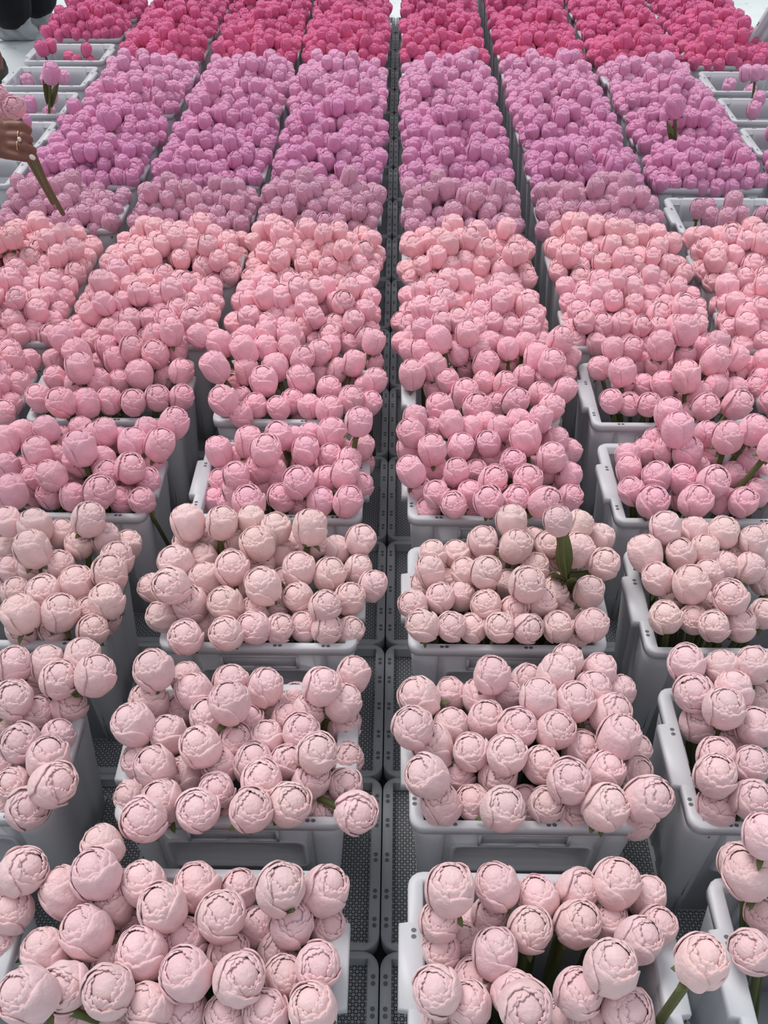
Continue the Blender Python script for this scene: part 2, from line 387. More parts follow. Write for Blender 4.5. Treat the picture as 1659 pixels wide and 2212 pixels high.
def build_tray():
    A, B, r = .2300, .1815, .030
    mb = MB()
    q = arc(A - r, B - r, r, 90, 0, 6) + [(A, .0)]
    # corners are concave-cut: the strip bends inwards round each corner
    q = [(A - r, B)] + arc(A, B, r, 180, 270, 7)[0:0] + arc(A - r, B - r, r, 90, 0, 7) + [(A, B - r)]
    p = q + [(x, -y) for x, y in q[::-1]] + [(-x, -y) for x, y in q] + [(-x, y) for x, y in q[::-1]]
    out = np.array(p); n = len(out)
    inn = np.array(p); inn[:, 0] = np.clip(inn[:, 0], -A + .021, A - .021); inn[:, 1] = np.clip(inn[:, 1], -B + .014, B - .014)
    R = lambda P, z, k=0: np.hstack([P * (1 - k), np.full((n, 1), z)])
    mb.loft([R(inn, -.030), R(inn, -.002), R(inn, 0, -.004), R(out, 0, .006), R(out, -.003), R(out, -.040, .004)])
    for sgx in (-1, 1):
        for y in (-.13, -.075, .0, .075, .13):
            for dz in (-.006, .006):
                c = (sgx * (A - .010), y + dz); P = np.array([[c[0] + .0045 * math.cos(a), c[1] + .0045 * math.sin(a), .0006] for a in np.linspace(0, 6.283, 9)[:-1]])
                mb.add(np.vstack([P, [[c[0], c[1], .0006]]]), [[i, (i + 1) % 8, (i + 2) % 8, 8] for i in range(0, 8, 2)], 1)
        for y in (-.105, .045): mb.box((sgx * (A - .0135), y, -.012), (.010, .0012, .011))
    rim = mb.mesh('rim', [TRAY, SLOT])
    mb = MB(); a, b = A - .02, B - .013
    mb.add([[-a, -b, -.028], [a, -b, -.028], [a, b, -.028], [-a, b, -.028]], [[0, 1, 2, 3]])
    fl = mb.mesh('perforated_floor', [PERF], False)
    root = bpy.data.objects.new('base_tray', None); C.objects.link(root); root.empty_display_size = .05
    link('rim', rim, root); link('perforated_floor', fl, root)
    return root
ORD = ['nearest', 'second', 'third', 'fourth', 'fifth', 'sixth', 'seventh', 'eighth', 'ninth', 'tenth', 'eleventh', 'twelfth', 'thirteenth', 'fourteenth', 'fifteenth', 'sixteenth', 'seventeenth', 'eighteenth']
NUM = {1: '', 2: 'two ', 3: 'three ', 4: 'four '}
def crate_phrase(i, c): return '%s-row crate %s%s of aisle' % (ORD[i + 1], NUM[abs(c)], 'left' if c < 0 else 'right')
def kind_of(i): return 'pale' if i <= 1 else 'pink' if i <= 5 else 'lilac' if i <= 10 else 'hot'
HUEW = {'pale': 'pale blush', 'pink': 'light pink', 'lilac': 'orchid pink', 'hot': 'deep pink'}
NAME = {'pale': 'blush_peony', 'pink': 'pink_peony', 'lilac': 'orchid_tulip', 'hot': 'deep_pink_tulip'}
FLW = {'pale': 'peony', 'pink': 'peony', 'lilac': 'tulip', 'hot': 'tulip'}
LAST = 16
CELLS = []
for i in range(-1, LAST + 1):
    for c in (-4, -3, -2, -1, 1, 2, 3, 4):
        if abs(c) == 3 and i < 3: continue
        if abs(c) == 4 and i < 7: continue
        if c == -4 and i > 13: continue
        CELLS.append((i, c))
proto = build_crate(); tproto = build_tray(); first = True
SPARSE = {(11, -4): 6, (10, -4): 3, (9, -4): 4, (8, -4): 5, (7, -4): 6, (10, 4): 4, (9, 4): 5, (8, 4): 14, (6, 3): 10}
crate_at = {}
for (i, c) in CELLS:
    x = colX(c, i) + random.uniform(-.003, .003); y = rowY(i) + random.uniform(-.004, .004) + (-.035 if c == 4 else 0)
    o = proto if first else copy_tree(proto); t_ = tproto if first else copy_tree(tproto); first = False
    o.location = (x, y, RIM); o.rotation_euler = (0, 0, random.uniform(-.006, .006))
    crate_at[i, c] = (x, y)
    st = 'nearly empty' if (i, c) in SPARSE and SPARSE[i, c] < 8 else 'full'
    tag(o, '%s white crate of %s %ss, %s' % (st, HUEW[kind_of(i)], FLW[kind_of(i)], crate_phrase(i, c).replace('crate ', '')), 'crate', 'white plastic flower crates set out in rows')
    s = 1 if c > 0 else -1
    tx_ = -.018 + s * (.2313 + .4625 * (abs(c) - 1)); ty = .882 + .3665 * .995 * i
    t_.location = (tx_, ty + .02, .046)
    tag(t_, 'grey perforated base tray under the %s' % crate_phrase(i, c), 'tray', 'perforated trays under the crates')
mbm = MB(); mbm.box((-.018, 3.35, .002), (1.82, 2.95, .0015))  # added dark sheet so the tray holes look deep in shade
tag(link('hole_shade_sheet', mbm.mesh('hole_shade_sheet', [HOLE_SHADE], False)), 'dark sheet added under the base trays as shade seen through their holes', 'sheet')

# ---------------------------------------------------------------- flowers read off the photograph (x, y, width in close-up units)
ANN = {
(-1, -1): (0, 1750, 2, '410,270,215 440,150,170 280,350,210 370,525,215 620,320,180 480,410,170 700,425,195 850,330,190 1030,345,150 1210,340,195 1405,345,190 955,455,210 580,480,160 1110,500,150 1260,490,185 1420,505,150 615,620,205 800,560,180 905,530,120 990,620,180 1200,610,170 1035,725,220 1225,725,175 1375,670,190 800,705,210 200,620,190 120,800,230 280,765,200 465,780,235 640,845,190 800,870,190 970,880,170 1150,880,190 1350,860,200 320,900,190 480,910,140 470,660,140 490,590,110 810,430,120'),
(-1, -2): (0, 1750, 2, '95,265,190 50,435,180 0,590,140'),
(-1, 1): (830, 1750, 2, '285,340,205 485,325,180 660,375,175 835,345,170 1005,310,205 1135,375,150 240,480,165 460,460,155 360,490,90 630,515,185 835,490,185 975,480,140 1100,560,180 1180,500,160 245,610,160 350,570,120 480,620,185 980,680,215 225,780,200 385,730,185 365,845,190 560,790,190 610,850,220 840,785,195 1045,860,200 885,900,180 240,910,130 1080,920,140 760,910,100'),
(-1, 2): (830, 1750, 2, '1530,230,170 1565,270,190 1640,110,150 1590,610,180 1640,450,150'),
(0, -1): (0, 1350, 2, '660,190,205 805,230,120 640,330,180 570,425,190 840,290,150 785,370,150 1000,250,150 990,330,175 1145,270,145 1275,320,80 1390,260,150 1525,215,140 1485,330,150 1175,370,120 1335,365,140 1240,400,130 905,400,160 730,475,155 865,525,165 1070,420,130 1300,460,155 1490,430,145 1020,500,145 1155,490,140 600,590,130 670,615,165 1370,550,165 1240,590,130 1095,600,165 1500,575,100 790,650,165 950,610,150 1345,670,160 1130,670,170 935,715,155 700,765,175 570,740,110 1490,690,130 620,840,205 855,800,180 1085,795,180 1250,775,180 1395,800,105 985,820,90 1540,810,180 1250,660,80'),
(0, -2): (0, 1350, 2, '60,170,140 205,170,145 355,130,150 415,210,180 255,235,150 145,280,100 55,320,160 300,350,150 160,385,145 40,425,90 90,510,170 250,480,130 205,580,180 15,600,80 95,640,100 60,690,130 230,690,200 5,760,100 120,790,180'),
(0, 1): (830, 1350, 2, '465,210,150 790,160,130 740,210,150 930,200,140 615,235,110 150,310,165 290,300,120 410,310,140 530,310,120 670,310,155 825,325,160 900,280,150 1015,290,100 985,380,170 125,440,190 290,435,145 440,410,155 575,445,165 740,450,165 870,430,110 210,525,175 375,545,155 530,555,165 680,600,155 850,530,150 1015,485,190 1085,540,90 180,650,180 320,650,110 490,655,165 800,675,195 955,635,160 1085,635,120 245,775,170 380,765,120 515,790,185 610,770,100 700,775,130 810,820,120 960,785,200 1140,750,220 1090,845,100'),
(0, 2): (830, 1350, 2, '1305,160,155 1460,180,145 1595,170,145 1335,290,160 1510,280,150 1470,355,170 1355,425,150 1500,490,120 1600,435,160 1435,565,160 1590,600,150 1430,650,170 1590,755,170 1435,785,165 1600,330,90 1530,660,60 1650,250,80'),
(1, -1): (0, 1000, 2, '810,255,140 960,255,130 1085,245,110 1190,280,130 1340,270,145 1560,330,125 805,345,110 905,335,90 1015,320,110 1110,345,140 760,430,150 880,410,100 945,375,80 1000,450,145 1130,440,110 1215,390,100 1265,350,90 1355,350,110 1455,370,100 1535,420,100 1290,455,140 1380,400,90 1425,480,135 1545,460,110 1610,530,115 660,540,110 740,530,170 890,505,135 1135,530,155 1225,510,110 820,610,150 975,610,145 1000,550,70 1100,640,100 1190,620,90 1285,580,125 1405,615,130 1510,585,130 1250,640,80 700,660,130 800,750,145 890,710,70 975,735,140 1095,710,135 1205,715,115 1310,705,110 1415,715,125 1510,725,100 1060,565,50'),
(1, -2): (0, 1000, 2, '30,250,120 150,275,140 265,300,100 385,240,135 340,350,120 455,320,115 555,350,95 35,370,90 140,370,150 505,410,140 475,470,160 140,450,120 45,460,90 255,440,130 330,515,145 190,560,145 70,560,120 460,590,145 85,645,165 260,640,155 385,640,110 95,720,130 235,720,110 400,720,130 15,540,80 460,680,50'),
(1, 1): (830, 1000, 2, '550,250,130 845,260,80 425,340,125 570,355,135 640,340,70 710,350,80 835,370,140 935,325,100 210,395,105 310,395,90 380,400,90 500,430,80 200,465,105 280,440,90 350,470,110 440,470,130 650,450,110 715,440,80 950,435,130 175,525,100 275,515,95 240,580,115 330,570,110 420,530,100 440,610,125 620,520,160 530,520,80 730,560,100 740,530,80 885,555,125 125,610,120 165,700,135 290,705,120 380,710,110 500,710,125 620,715,125 750,705,120 900,695,135 560,635,110 680,600,110 780,630,90 830,740,90 815,650,70'),
(1, 2): (830, 1000, 2, '1215,275,130 1340,290,110 1465,295,130 1195,350,90 1125,390,140 1280,395,125 1385,370,120 1595,330,110 1655,320,80 1180,495,130 1325,520,150 1360,450,80 1400,480,110 1470,440,110 1520,395,90 1490,500,100 1610,390,90 1580,450,110 1495,580,145 1245,570,110 1215,665,135 1335,675,115 1425,705,120 1540,700,110 1635,500,110 1640,650,110 1380,600,90'),
(2, -2): (0, 850, 4, '30,400,230 190,340,230 400,300,200 1500,260,250 530,390,190 700,300,170 810,360,180 910,330,190 1030,390,190 1270,310,170 1380,440,240 1150,420,250 320,490,230 690,470,270 350,590,140 480,560,190 60,620,180 210,650,180 660,590,220 880,590,230 1330,600,190 1125,640,240 1275,750,220 930,690,240 690,710,200 300,740,180 430,700,240 90,840,270 265,880,160 430,880,210 630,880,210 860,850,270 1050,920,150 1225,920,200 1110,850,150 540,640,180'),
(2, -1): (415, 850, 4, '1205,330,240 1470,450,200 230,500,220 490,410,230 750,360,220 880,380,180 1020,350,150 635,480,260 390,560,180 980,490,220 1120,440,150 1190,550,190 1290,500,100 810,520,150 570,640,220 380,700,220 720,690,190 960,640,190 920,760,260 1360,570,200 1140,620,160 1320,690,230 1470,620,120 1150,750,220 1460,790,210 250,760,130 370,830,210 590,810,180 205,930,140 490,940,290 770,900,230 940,970,140 1110,930,220 1345,930,240 330,950,150'),
(2, 1): (830, 850, 4, '270,220,200 235,340,220 410,310,140 580,260,190 745,290,150 870,260,120 1000,290,180 1160,230,180 1345,220,190 215,490,190 415,480,230 665,450,220 900,430,190 1220,380,270 1370,370,130 1490,390,170 1450,540,230 1600,500,110 780,550,110 1040,490,90 230,670,230 440,640,170 620,680,200 790,680,150 930,590,160 1110,600,220 1260,560,90 1240,740,250 1410,660,200 1600,700,190 310,830,160 450,860,210 590,770,180 740,860,180 940,750,240 1130,920,230 600,960,220 900,930,250 1390,940,260 1600,900,170 370,1010,130 740,1030,120 1480,820,150'),
(2, 2): (1244, 850, 4, '800,170,230 880,310,270 1130,340,200 670,420,130 590,490,170 450,540,190 780,480,200 960,500,250 1140,560,130 600,570,110 740,570,170 460,660,210 480,840,220 700,710,240 920,740,230 1190,760,260 1340,710,190 1040,650,110 665,930,260 920,900,130 1040,920,280 1270,920,190 1450,930,240 1570,850,190 1490,580,220 1630,700,120'),
(3, -2): (0, 650, 4, '530,310,200 340,840,210 520,870,240 740,870,230 940,850,210 1150,870,210 1360,830,210 1570,830,200 480,670,180 470,520,160 690,570,250 660,440,230 570,370,150 650,720,180 850,700,200 1030,690,180 860,550,120 1000,510,190 1200,620,220 930,410,190 1140,410,200 1340,450,230 1480,260,200 1330,300,150 1080,270,150 1530,420,150 1360,600,110 1430,660,130 1570,600,200'),
(3, -1): (415, 650, 4, '230,360,220 195,570,260 265,850,250 450,420,210 630,400,210 470,600,200 620,680,250 720,560,220 840,400,180 950,500,200 940,680,220 1100,440,200 840,290,170 640,280,180 470,300,150 1260,600,180 1400,530,190 1180,750,200 1090,650,130 1390,650,110 550,900,190 740,920,190 860,870,150 1010,900,180 1185,930,220 1370,850,210 1500,750,170 1540,880,200 1580,680,200 1560,520,150 1190,390,150 1570,340,190 430,840,130 350,700,160 420,990,200 950,1000,130 50,290,160'),
(3, 1): (830, 650, 4, '160,360,160 220,430,170 320,430,180 470,330,200 330,240,180 240,630,220 420,550,220 640,440,190 550,690,190 690,590,160 820,410,170 880,540,210 1070,400,170 1220,360,130 910,350,160 1320,480,210 1450,530,220 1520,340,210 1600,490,130 860,710,180 1050,550,130 1050,710,200 1200,660,180 1380,670,180 1560,640,160 1560,770,190 700,790,220 440,760,100 1140,860,220 1350,800,200 480,930,230 800,920,240 970,900,150 1450,910,210 1180,500,100 720,270,200 620,890,90'),
(3, 2): (1244, 650, 4, '320,400,180 490,410,160 200,570,180 730,380,210 690,550,180 550,540,130 400,600,220 410,690,190 305,860,180 460,890,160 580,740,150 630,890,190 760,710,210 940,470,160 1080,400,150 840,540,120 950,650,230 1230,350,180 1210,510,240 1390,480,200 1220,650,170 1380,640,150 1100,640,110 1210,730,170 1380,760,160 910,860,130 1060,800,170 1130,910,220 1400,890,230 940,250,220 1060,570,90 980,980,100 1270,850,120'),
}
# lean of single blooms that point away from their neighbours: (crate, index in list) -> (sideways, towards the viewer)
BASE = .063
HUE = {-1: (231, 197, 199), 0: (232, 198, 200), 1: (235, 201, 200), 2: (243, 186, 200), 3: (244, 185, 198), 4: (244, 187, 198), 5: (244, 189, 197),
       6: (214, 162, 184), 7: (217, 148, 187), 8: (220, 150, 189), 9: (224, 158, 193), 10: (227, 164, 198), 11: (224, 112, 155), 12: (220, 106, 152), 13: (214, 104, 150), 14: (212, 102, 148), 15: (210, 100, 148), 16: (208, 100, 148)}
FL = []        # dict(p centre, axis, d width, row, col, tint)
def axis_for(x, y, cx, cy, rg, sg=.17):
    ax = np.array([(x - cx) / CW * .34, (y - cy) / CD * .24 - .03, 1.0]) + np.append(rg.normal(0, sg, 2), 0)
    return ax / np.linalg.norm(ax)
def tint_for(i, rg, k=None):
    c = np.array(s2l(HUE[i])); c = c * (1 + rg.normal(0, .035)) * (1 + rg.normal(0, .010, 3)); return np.clip(c, 0, .95)
for key, (ox, oy, sc, txt) in ANN.items():
    i, c = key; cx, cy = crate_at[key]; A = np.array([[float(v) for v in q.split(',')] for q in txt.split()])
    px = ox + A[:, 0] / sc; py = oy + A[:, 1] / sc; w = A[:, 2] / sc; rg = np.random.default_rng(1000 + i * 10 + c)
    wm = np.percentile(w, 60); h = TALL[kind_of(i)]
    P = []; D = []; R_ = []
    for k in range(len(A)):
        zz = RIM + np.clip(.030 + .13 * (w[k] / wm - 1), -.015, .085)
        for _ in range(40):
            p = on_z(px[k], py[k], zz)
            if p[1] > cy + CD - .012: zz += .006
            else: break
        if p[1] < cy - CD - .02: p = on_y(px[k], py[k], cy - CD - .02)
        P.append(p); R_.append(ray(px[k], py[k])); z = project(p)[2]
        D.append(np.clip(w[k] * z / F, BASE * .90, BASE * 1.10))
    P = np.array(P); D = np.array(D); R_ = np.array(R_)
    for it in range(60):                                   # slide along the sight lines until buds stop sharing space
        for a in range(len(P)):
            for b in range(a + 1, len(P)):
                dv = P[a] - P[b]; dist = np.linalg.norm(dv * [1, 1, .9]); need = .47 * (D[a] + D[b])
                if dist < need:
                    s = .10 * (need - dist); up, dn = (a, b) if w[a] >= w[b] else (b, a)
                    if P[up][2] < RIM + .15: P[up] -= R_[up] * s
                    if P[dn][2] > RIM - .05: P[dn] += R_[dn] * s
    for k in range(len(P)):
        FL.append(dict(p=P[k], ax=axis_for(P[k][0], P[k][1], cx, cy, rg), d=D[k], i=i, c=c, tint=tint_for(i, rg), spin=rg.uniform(0, 6.28)))
# crates further back: packed in mounds, layer over layer
for (i, c) in CELLS:
    if (i, c) in ANN: continue
    cx, cy = crate_at[i, c]; rg = np.random.default_rng(5000 + i * 10 + c); kd = kind_of(i)
    d0 = {'pale': .062, 'pink': .060, 'lilac': .055, 'hot': .055}[kd]
    pts = []
    if (i, c) in SPARSE:
        nsp = SPARSE[i, c]
        for k in range(nsp):
            side = -1 if c < 0 else 1
            pts.append((rg.uniform(-.14, .14), rg.uniform(-.10, .06), rg.uniform(-.03, .05)))
    else:
        lift = rg.uniform(-.006, .010) - (.020 if i == 10 else 0)
        nx, ny = (8, 5)
        for a in range(nx):
            for b in range(ny):
                x = -.175 + .35 * a / (nx - 1); y = -.115 + .23 * b / (ny - 1)
                if 1 < a < nx - 2 and 0 < b < ny - 1: continue
                pts.append((x + rg.normal(0, .008), y + rg.normal(0, .008), .012 + rg.normal(0, .007)))
        nx, ny = (7, 5)
        for a in range(nx):
            for b in range(ny):
                x = -.150 + .30 * a / (nx - 1) + (.02 if b % 2 else 0) - .01; y = -.095 + .19 * b / (ny - 1)
                if rg.random() < .07: continue
                e = max(abs(x) / .16, abs(y) / .10)
                pts.append((x + rg.normal(0, .011), y + rg.normal(0, .009), .044 - .016 * e ** 3 + rg.normal(0, .011)))
        for _ in range(7):
            pts.append((rg.uniform(-.13, .13), rg.uniform(-.08, .09), rg.uniform(.070, .092)))
        pts = [(x, y, z + lift) for x, y, z in pts]
    P = np.array(pts); 
    for it in range(12):
        for a in range(len(P)):
            dv = P - P[a]; ds = np.linalg.norm(dv * [1, 1, .8], axis=1); ds[a] = 9
            b = int(np.argmin(ds)); need = d0 * .86
            if ds[b] < need:
                m = dv[b] / (ds[b] + 1e-6) * (need - ds[b]) * .5; P[a] -= m; P[b] += m
    for k in range(len(P)):
        x, y, z = P[k]
        FL.append(dict(p=np.array([cx + x, cy + y, RIM + z]), ax=axis_for(cx + x, cy + y, cx, cy, rg, .17 if kd == 'pale' else .14 if kd == 'pink' else .10), d=d0 * rg.uniform(.88, 1.12), i=i, c=c, tint=tint_for(i, rg), spin=rg.uniform(0, 6.28)))
def quat(ax, spin):
    return Vector(ax).to_track_quat('Z', 'Y') @ Quaternion((0, 0, 1), spin)
# labels: rank by rank inside each crate
RANK = ['front', 'second', 'middle', 'fourth', 'back']
from collections import defaultdict
by = defaultdict(list)
for f in FL: f['px'], f['py'], f['zc'] = project(f['p']); by[f['i'], f['c']].append(f)
def mk_label(f, n, r, i, c):
    return '%s %s bud, %s from left, %s rank, %s' % (HUEW[kind_of(i)], FLW[kind_of(i)], 'first' if n == 0 else (ORD[n] if n < len(ORD) else 'last'), RANK[r], crate_phrase(i, c))
for (i, c), L in by.items():
    L.sort(key=lambda f: -f['py']); n = len(L)
    for r in range(5):
        sub = sorted(L[n * r // 5: n * (r + 1) // 5], key=lambda f: f['px'])
        for k, f in enumerate(sub):
            f['label'] = mk_label(f, k, r, i, c)
GROUP = {'pale': 'pale blush peonies in the front crates', 'pink': 'light pink peonies in the middle crates', 'lilac': 'orchid pink tulips in the far crates', 'hot': 'deep pink tulips in the farthest crates'}
MASS = {'pale': 'remaining pale blush peony buds in the three nearest rows of crates', 'pink': 'mass of light pink peony buds filling the middle rows of crates',
        'lilac': 'mass of orchid pink tulip buds filling the crates behind the light pink ones', 'hot': 'mass of deep pink tulip buds filling the farthest rows of crates'}
def add_stem(root, q, base, target, rad, leafy, rg, via=None):
    if via is not None:
        m = MB(); Pp = [Vector(base), Vector(via), Vector(target)]; pts = []
        for t_ in np.linspace(0, 1, 9): pts.append(Pp[0] * (1 - t_) ** 2 + Pp[1] * 2 * t_ * (1 - t_) + Pp[2] * t_ ** 2)
        pts = [Pp[0], Pp[0].lerp(Pp[1], .5), Pp[1], Pp[1].lerp(Pp[2], .12), Pp[1].lerp(Pp[2], .5), Pp[2]]
        link('stem', (m.tube([list(q.inverted() @ (p_ - Vector(base))) for p_ in pts], rad, 10), m.mesh('stem', [GREEN]))[1], root); return
    v = Vector(target) - Vector(base); L = v.length
    st = link('stem', STEM, root); qs = (-v).to_track_quat('Z', 'Y')
    st.rotation_mode = 'QUATERNION'; st.rotation_quaternion = q.inverted() @ qs; st.scale = (rad, rad, L)
    if leafy:
        for k in range(leafy):
            lf = link('leaf', LEAF[k % 3], root); lf.scale = (1.1, 1.1, .9) if leafy > 2 else (1, 1, 1); fr = rg.uniform(.5, .8) if leafy > 1 else rg.uniform(.1, .4)
            lf.location = q.inverted() @ (v * fr); lf.rotation_mode = 'QUATERNION'
            lf.rotation_quaternion = q.inverted() @ qs @ Quaternion((0, 0, 1), rg.uniform(0, 6.28))
def peony(base, q, d, tint, label, group, target, rg, leafy=0, bloom=None, kind='peony', rad=.0062, h=1.0, via=None):
    root = bpy.data.objects.new(kind, None); C.objects.link(root); root.empty_display_size = .02
    root.location = base; root.rotation_mode = 'QUATERNION'; root.rotation_quaternion = q
    b = link('bloom', bloom, root); b.scale = (d, d, d * h); b.color = (*tint, 1)
    cx = link('calyx', cal[rg.integers(0, 4)], root); cx.scale = (d, d, d); cx.location = (0, 0, -.0)
    if target is not None: add_stem(root, q, base, target, rad, leafy, rg, via)
    tag(root, label, 'flower', group)
    return root
for kd in ('pale', 'pink', 'lilac', 'hot'):
    L = [f for f in FL if kind_of(f['i']) == kd]
    inv = lambda f: -40 < f['px'] < 1700 and -40 < f['py'] < 2252
    L.sort(key=lambda f: (0 if inv(f) else 1, f['zc']))
    vis = [f for f in L if inv(f)]
    if kd == 'pale':
        ind = vis[:300]; rest = [f for f in L if f not in ind] if False else L[len(ind):]
    else:
        ind = vis[:300]; rest = L[len(ind):]
    rest = [f for f in rest if -160 < f['px'] < 1820 and f['py'] > -140]
    for f in ind:
        rg = np.random.default_rng(int(abs(f['px']) * 7 + abs(f['py']) * 13)); q = quat(f['ax'], f['spin']); h = TALL[kd]
        base = f['p'] - f['ax'] * .5 * h * f['d']; cx, cy = crate_at[f['i'], f['c']]
        if kd == 'pale':
            tg = (cx + (base[0] - cx) * .55, cy + (base[1] - cy) * .3, .03)
            tg = (cx + np.clip(tg[0] - cx, -.13, .13), cy + np.clip(tg[1] - cy, -.08, .08), .03)
            via = None
            if abs(base[0] - cx) > .155 or abs(base[1] - cy) > .105:
                via = (cx + np.clip(base[0] - cx, -.150, .150), cy + np.clip(base[1] - cy, -.100, .105), min(RIM + .012, base[2] - .01))
            peony(base, q, f['d'], f['tint'], f['label'], GROUP[kd], tg, rg, 1 if rg.random() < .15 and base[1] > cy and abs(base[0] - cx) < .12 else 0, BLOOM[rg.integers(0, NVAR)], NAME[kd], via=via)
        else:
            ms = SINGLE[kd]; o = link(NAME[kd], ms[rg.integers(0, len(ms))]); o.location = base
            o.rotation_mode = 'QUATERNION'; o.rotation_quaternion = q; o.scale = (f['d'],) * 3; o.color = (*f['tint'], 1)
            tag(o, f['label'], 'flower', GROUP[kd])
    if rest:
        Vs = []; Qs = []; Ts = []; off = 0
        for f in rest:
            lv = 1 if f['zc'] < 4.3 else 2
            V, Q = LOD[kd, lv][int(f['spin'] * 100) % 6]
            R3 = np.array(quat(f['ax'], f['spin']).to_matrix()) * f['d']
            base = f['p'] - f['ax'] * .5 * TALL[kd] * f['d']
            Vs.append(V @ R3.T + base); Qs.append(Q + off); off += len(V); Ts.append(np.tile(f['tint'], (len(V), 1)))
        me = mesh_from('bud_mass', np.vstack(Vs), np.vstack(Qs), [PETALS], None, True, np.vstack(Ts))
        o = link(NAME[kd] + '_buds', me); tag(o, MASS[kd], 'flowers', None, 'stuff')
    print(kd, len(ind), len(rest))
# ---------------------------------------------------------------- single blooms that stand up clear of the crates
def standout(px, py, w, foot, key, kd, label, lean=0, leafy=0, fz=0.0, tgt=None):
    fp = on_z(foot[0], foot[1], RIM + fz); c = on_y(px, py, fp[1] + lean); z = project(c)[2]; d = w * z / F
    axis = c - fp; axis /= np.linalg.norm(axis); rg = np.random.default_rng(int(px + py)); h = 1.2 if kd in ('pale', 'pink') else 1.4
    base = c - axis * .5 * h * d; cx, cy = crate_at[key]
    tgt = fp + (fp - base) * .25 if tgt is None else tgt
    i = key[0]
    bl = BLOOM[rg.integers(0, NVAR)] if kd in ('pale', 'pink') else TBLOOM[rg.integers(0, 3)]
    return peony(base, quat(axis, rg.uniform(0, 6)), d, tint_for(i, rg), label, GROUP[kd], tgt, rg, leafy, bl, NAME[kd], .0068 if kd in ('pale', 'pink') else .006)
standout(1515, 2078, 107, (1425, 2205), (-1, 1), 'pale', 'pale blush peony leaning right out of the nearest-row crate right of aisle', fz=-.02)
standout(1205, 1123, 60, (1222, 1285), (1, 1), 'pale', 'pale blush peony on a bare stem above the third-row crate right of aisle', leafy=3)
standout(776, 908, 58, (758, 1000), (2, -1), 'pink', 'light pink peony on tall green stem, back right of fourth-row crate left of aisle')
standout(1574, 942, 65, (1548, 1015), (2, 2), 'pink', 'light pink peony on green stem, middle of three leaning right, fourth-row crate')
standout(1629, 927, 60, (1568, 1015), (2, 2), 'pink', 'light pink peony on green stem, rightmost leaning bloom of the fourth-row crate')
standout(1672, 965, 60, (1590, 1062), (2, 2), 'pink', 'light pink peony cut by the right edge, thick stem crossing the fourth-row crate')
standout(1458, 228, 40, (1460, 335), (8, 3), 'lilac', 'orchid pink tulip on tall leafy stem above the crates at right', leafy=2)
standout(1608, 52, 27, (1602, 118), (12, 4), 'hot', 'deep pink tulip on tall stem beside the floor at far right')
standout(1633, 156, 26, (1627, 205), (10, 4), 'hot', 'deep pink tulip standing alone in the sparse crate at far right')
standout(110, 157, 36, (106, 243), (9, -4), 'lilac', 'orchid pink tulip on tall leafy stem in the sparse crate at far left', leafy=2)
standout(230, 255, 40, (247, 312), (8, -3), 'lilac', 'orchid pink tulip raised above its neighbours, ninth-row crate three left of aisle')
standout(26, 512, 43, (36, 590), (5, -3), 'pink', 'light pink peony on green stem at left edge, seventh-row crate')
standout(-6, 520, 42, (30, 592), (5, -3), 'pink', 'light pink peony cut by the left edge, stem crossing its neighbour')

# ---------------------------------------------------------------- people at the left edge
SKIN, t, b = mat('skin', (150, 96, 78), 0.55)
b.inputs['Subsurface Weight'].default_value = 0.12; b.inputs['Subsurface Radius'].default_value = (.01, .004, .002)
n = t.nodes.new('ShaderNodeTexNoise'); n.inputs['Scale'].default_value = 40; n.inputs['Detail'].default_value = 5
rr = t.nodes.new('ShaderNodeValToRGB'); rr.color_ramp.elements[0].color = (*s2l((104, 62, 52)), 1); rr.color_ramp.elements[1].color = (*s2l((138, 90, 74)), 1)
t.links.new(n.outputs[0], rr.inputs[0]); t.links.new(rr.outputs[0], b.inputs['Base Color'])
BLACK, _, _ = mat('black_cloth', (17, 18, 24), 0.95); HAIR, _, _ = mat('dark_hair', (30, 24, 22), 0.6)
COVER = plastic('shoe_cover_film', (206, 212, 216), 0.35, 0.35); SANDAL, _, _ = mat('olive_rubber', (62, 58, 50), 0.7)
GOLD, _, _ = mat('gold', (226, 180, 130), 0.25, Metallic=1.0); NAIL, _, _ = mat('nail_polish', (235, 222, 214), 0.2)
def capsule(mb, a, b, ra, rb, n=14):
    a = Vector(a); b = Vector(b); d = (b - a); L = d.length; d.normalize()
    u = d.orthogonal().normalized(); v = d.cross(u); rings = []
    for ph in np.radians([-89, -60, -30, 0]):
        rings.append((a + d * ra * math.sin(ph), ra * math.cos(ph)))
    for ph in np.radians([0, 30, 60, 89]):
        rings.append((b + d * rb * math.sin(ph), rb * math.cos(ph)))
    R = [[list(c + (u * math.cos(q) + v * math.sin(q)) * r) for q in np.arange(n) * 6.28319 / n] for c, r in rings]
    c0, c1 = [R[0][0]] * n, [R[-1][0]] * n
    mb.loft([[list(rings[0][0])] * n] + R + [[list(rings[-1][0])] * n], True)
def chain(mb, pts, rad):
    for k in range(len(pts) - 1): capsule(mb, pts[k], pts[k + 1], rad[k], rad[k + 1])
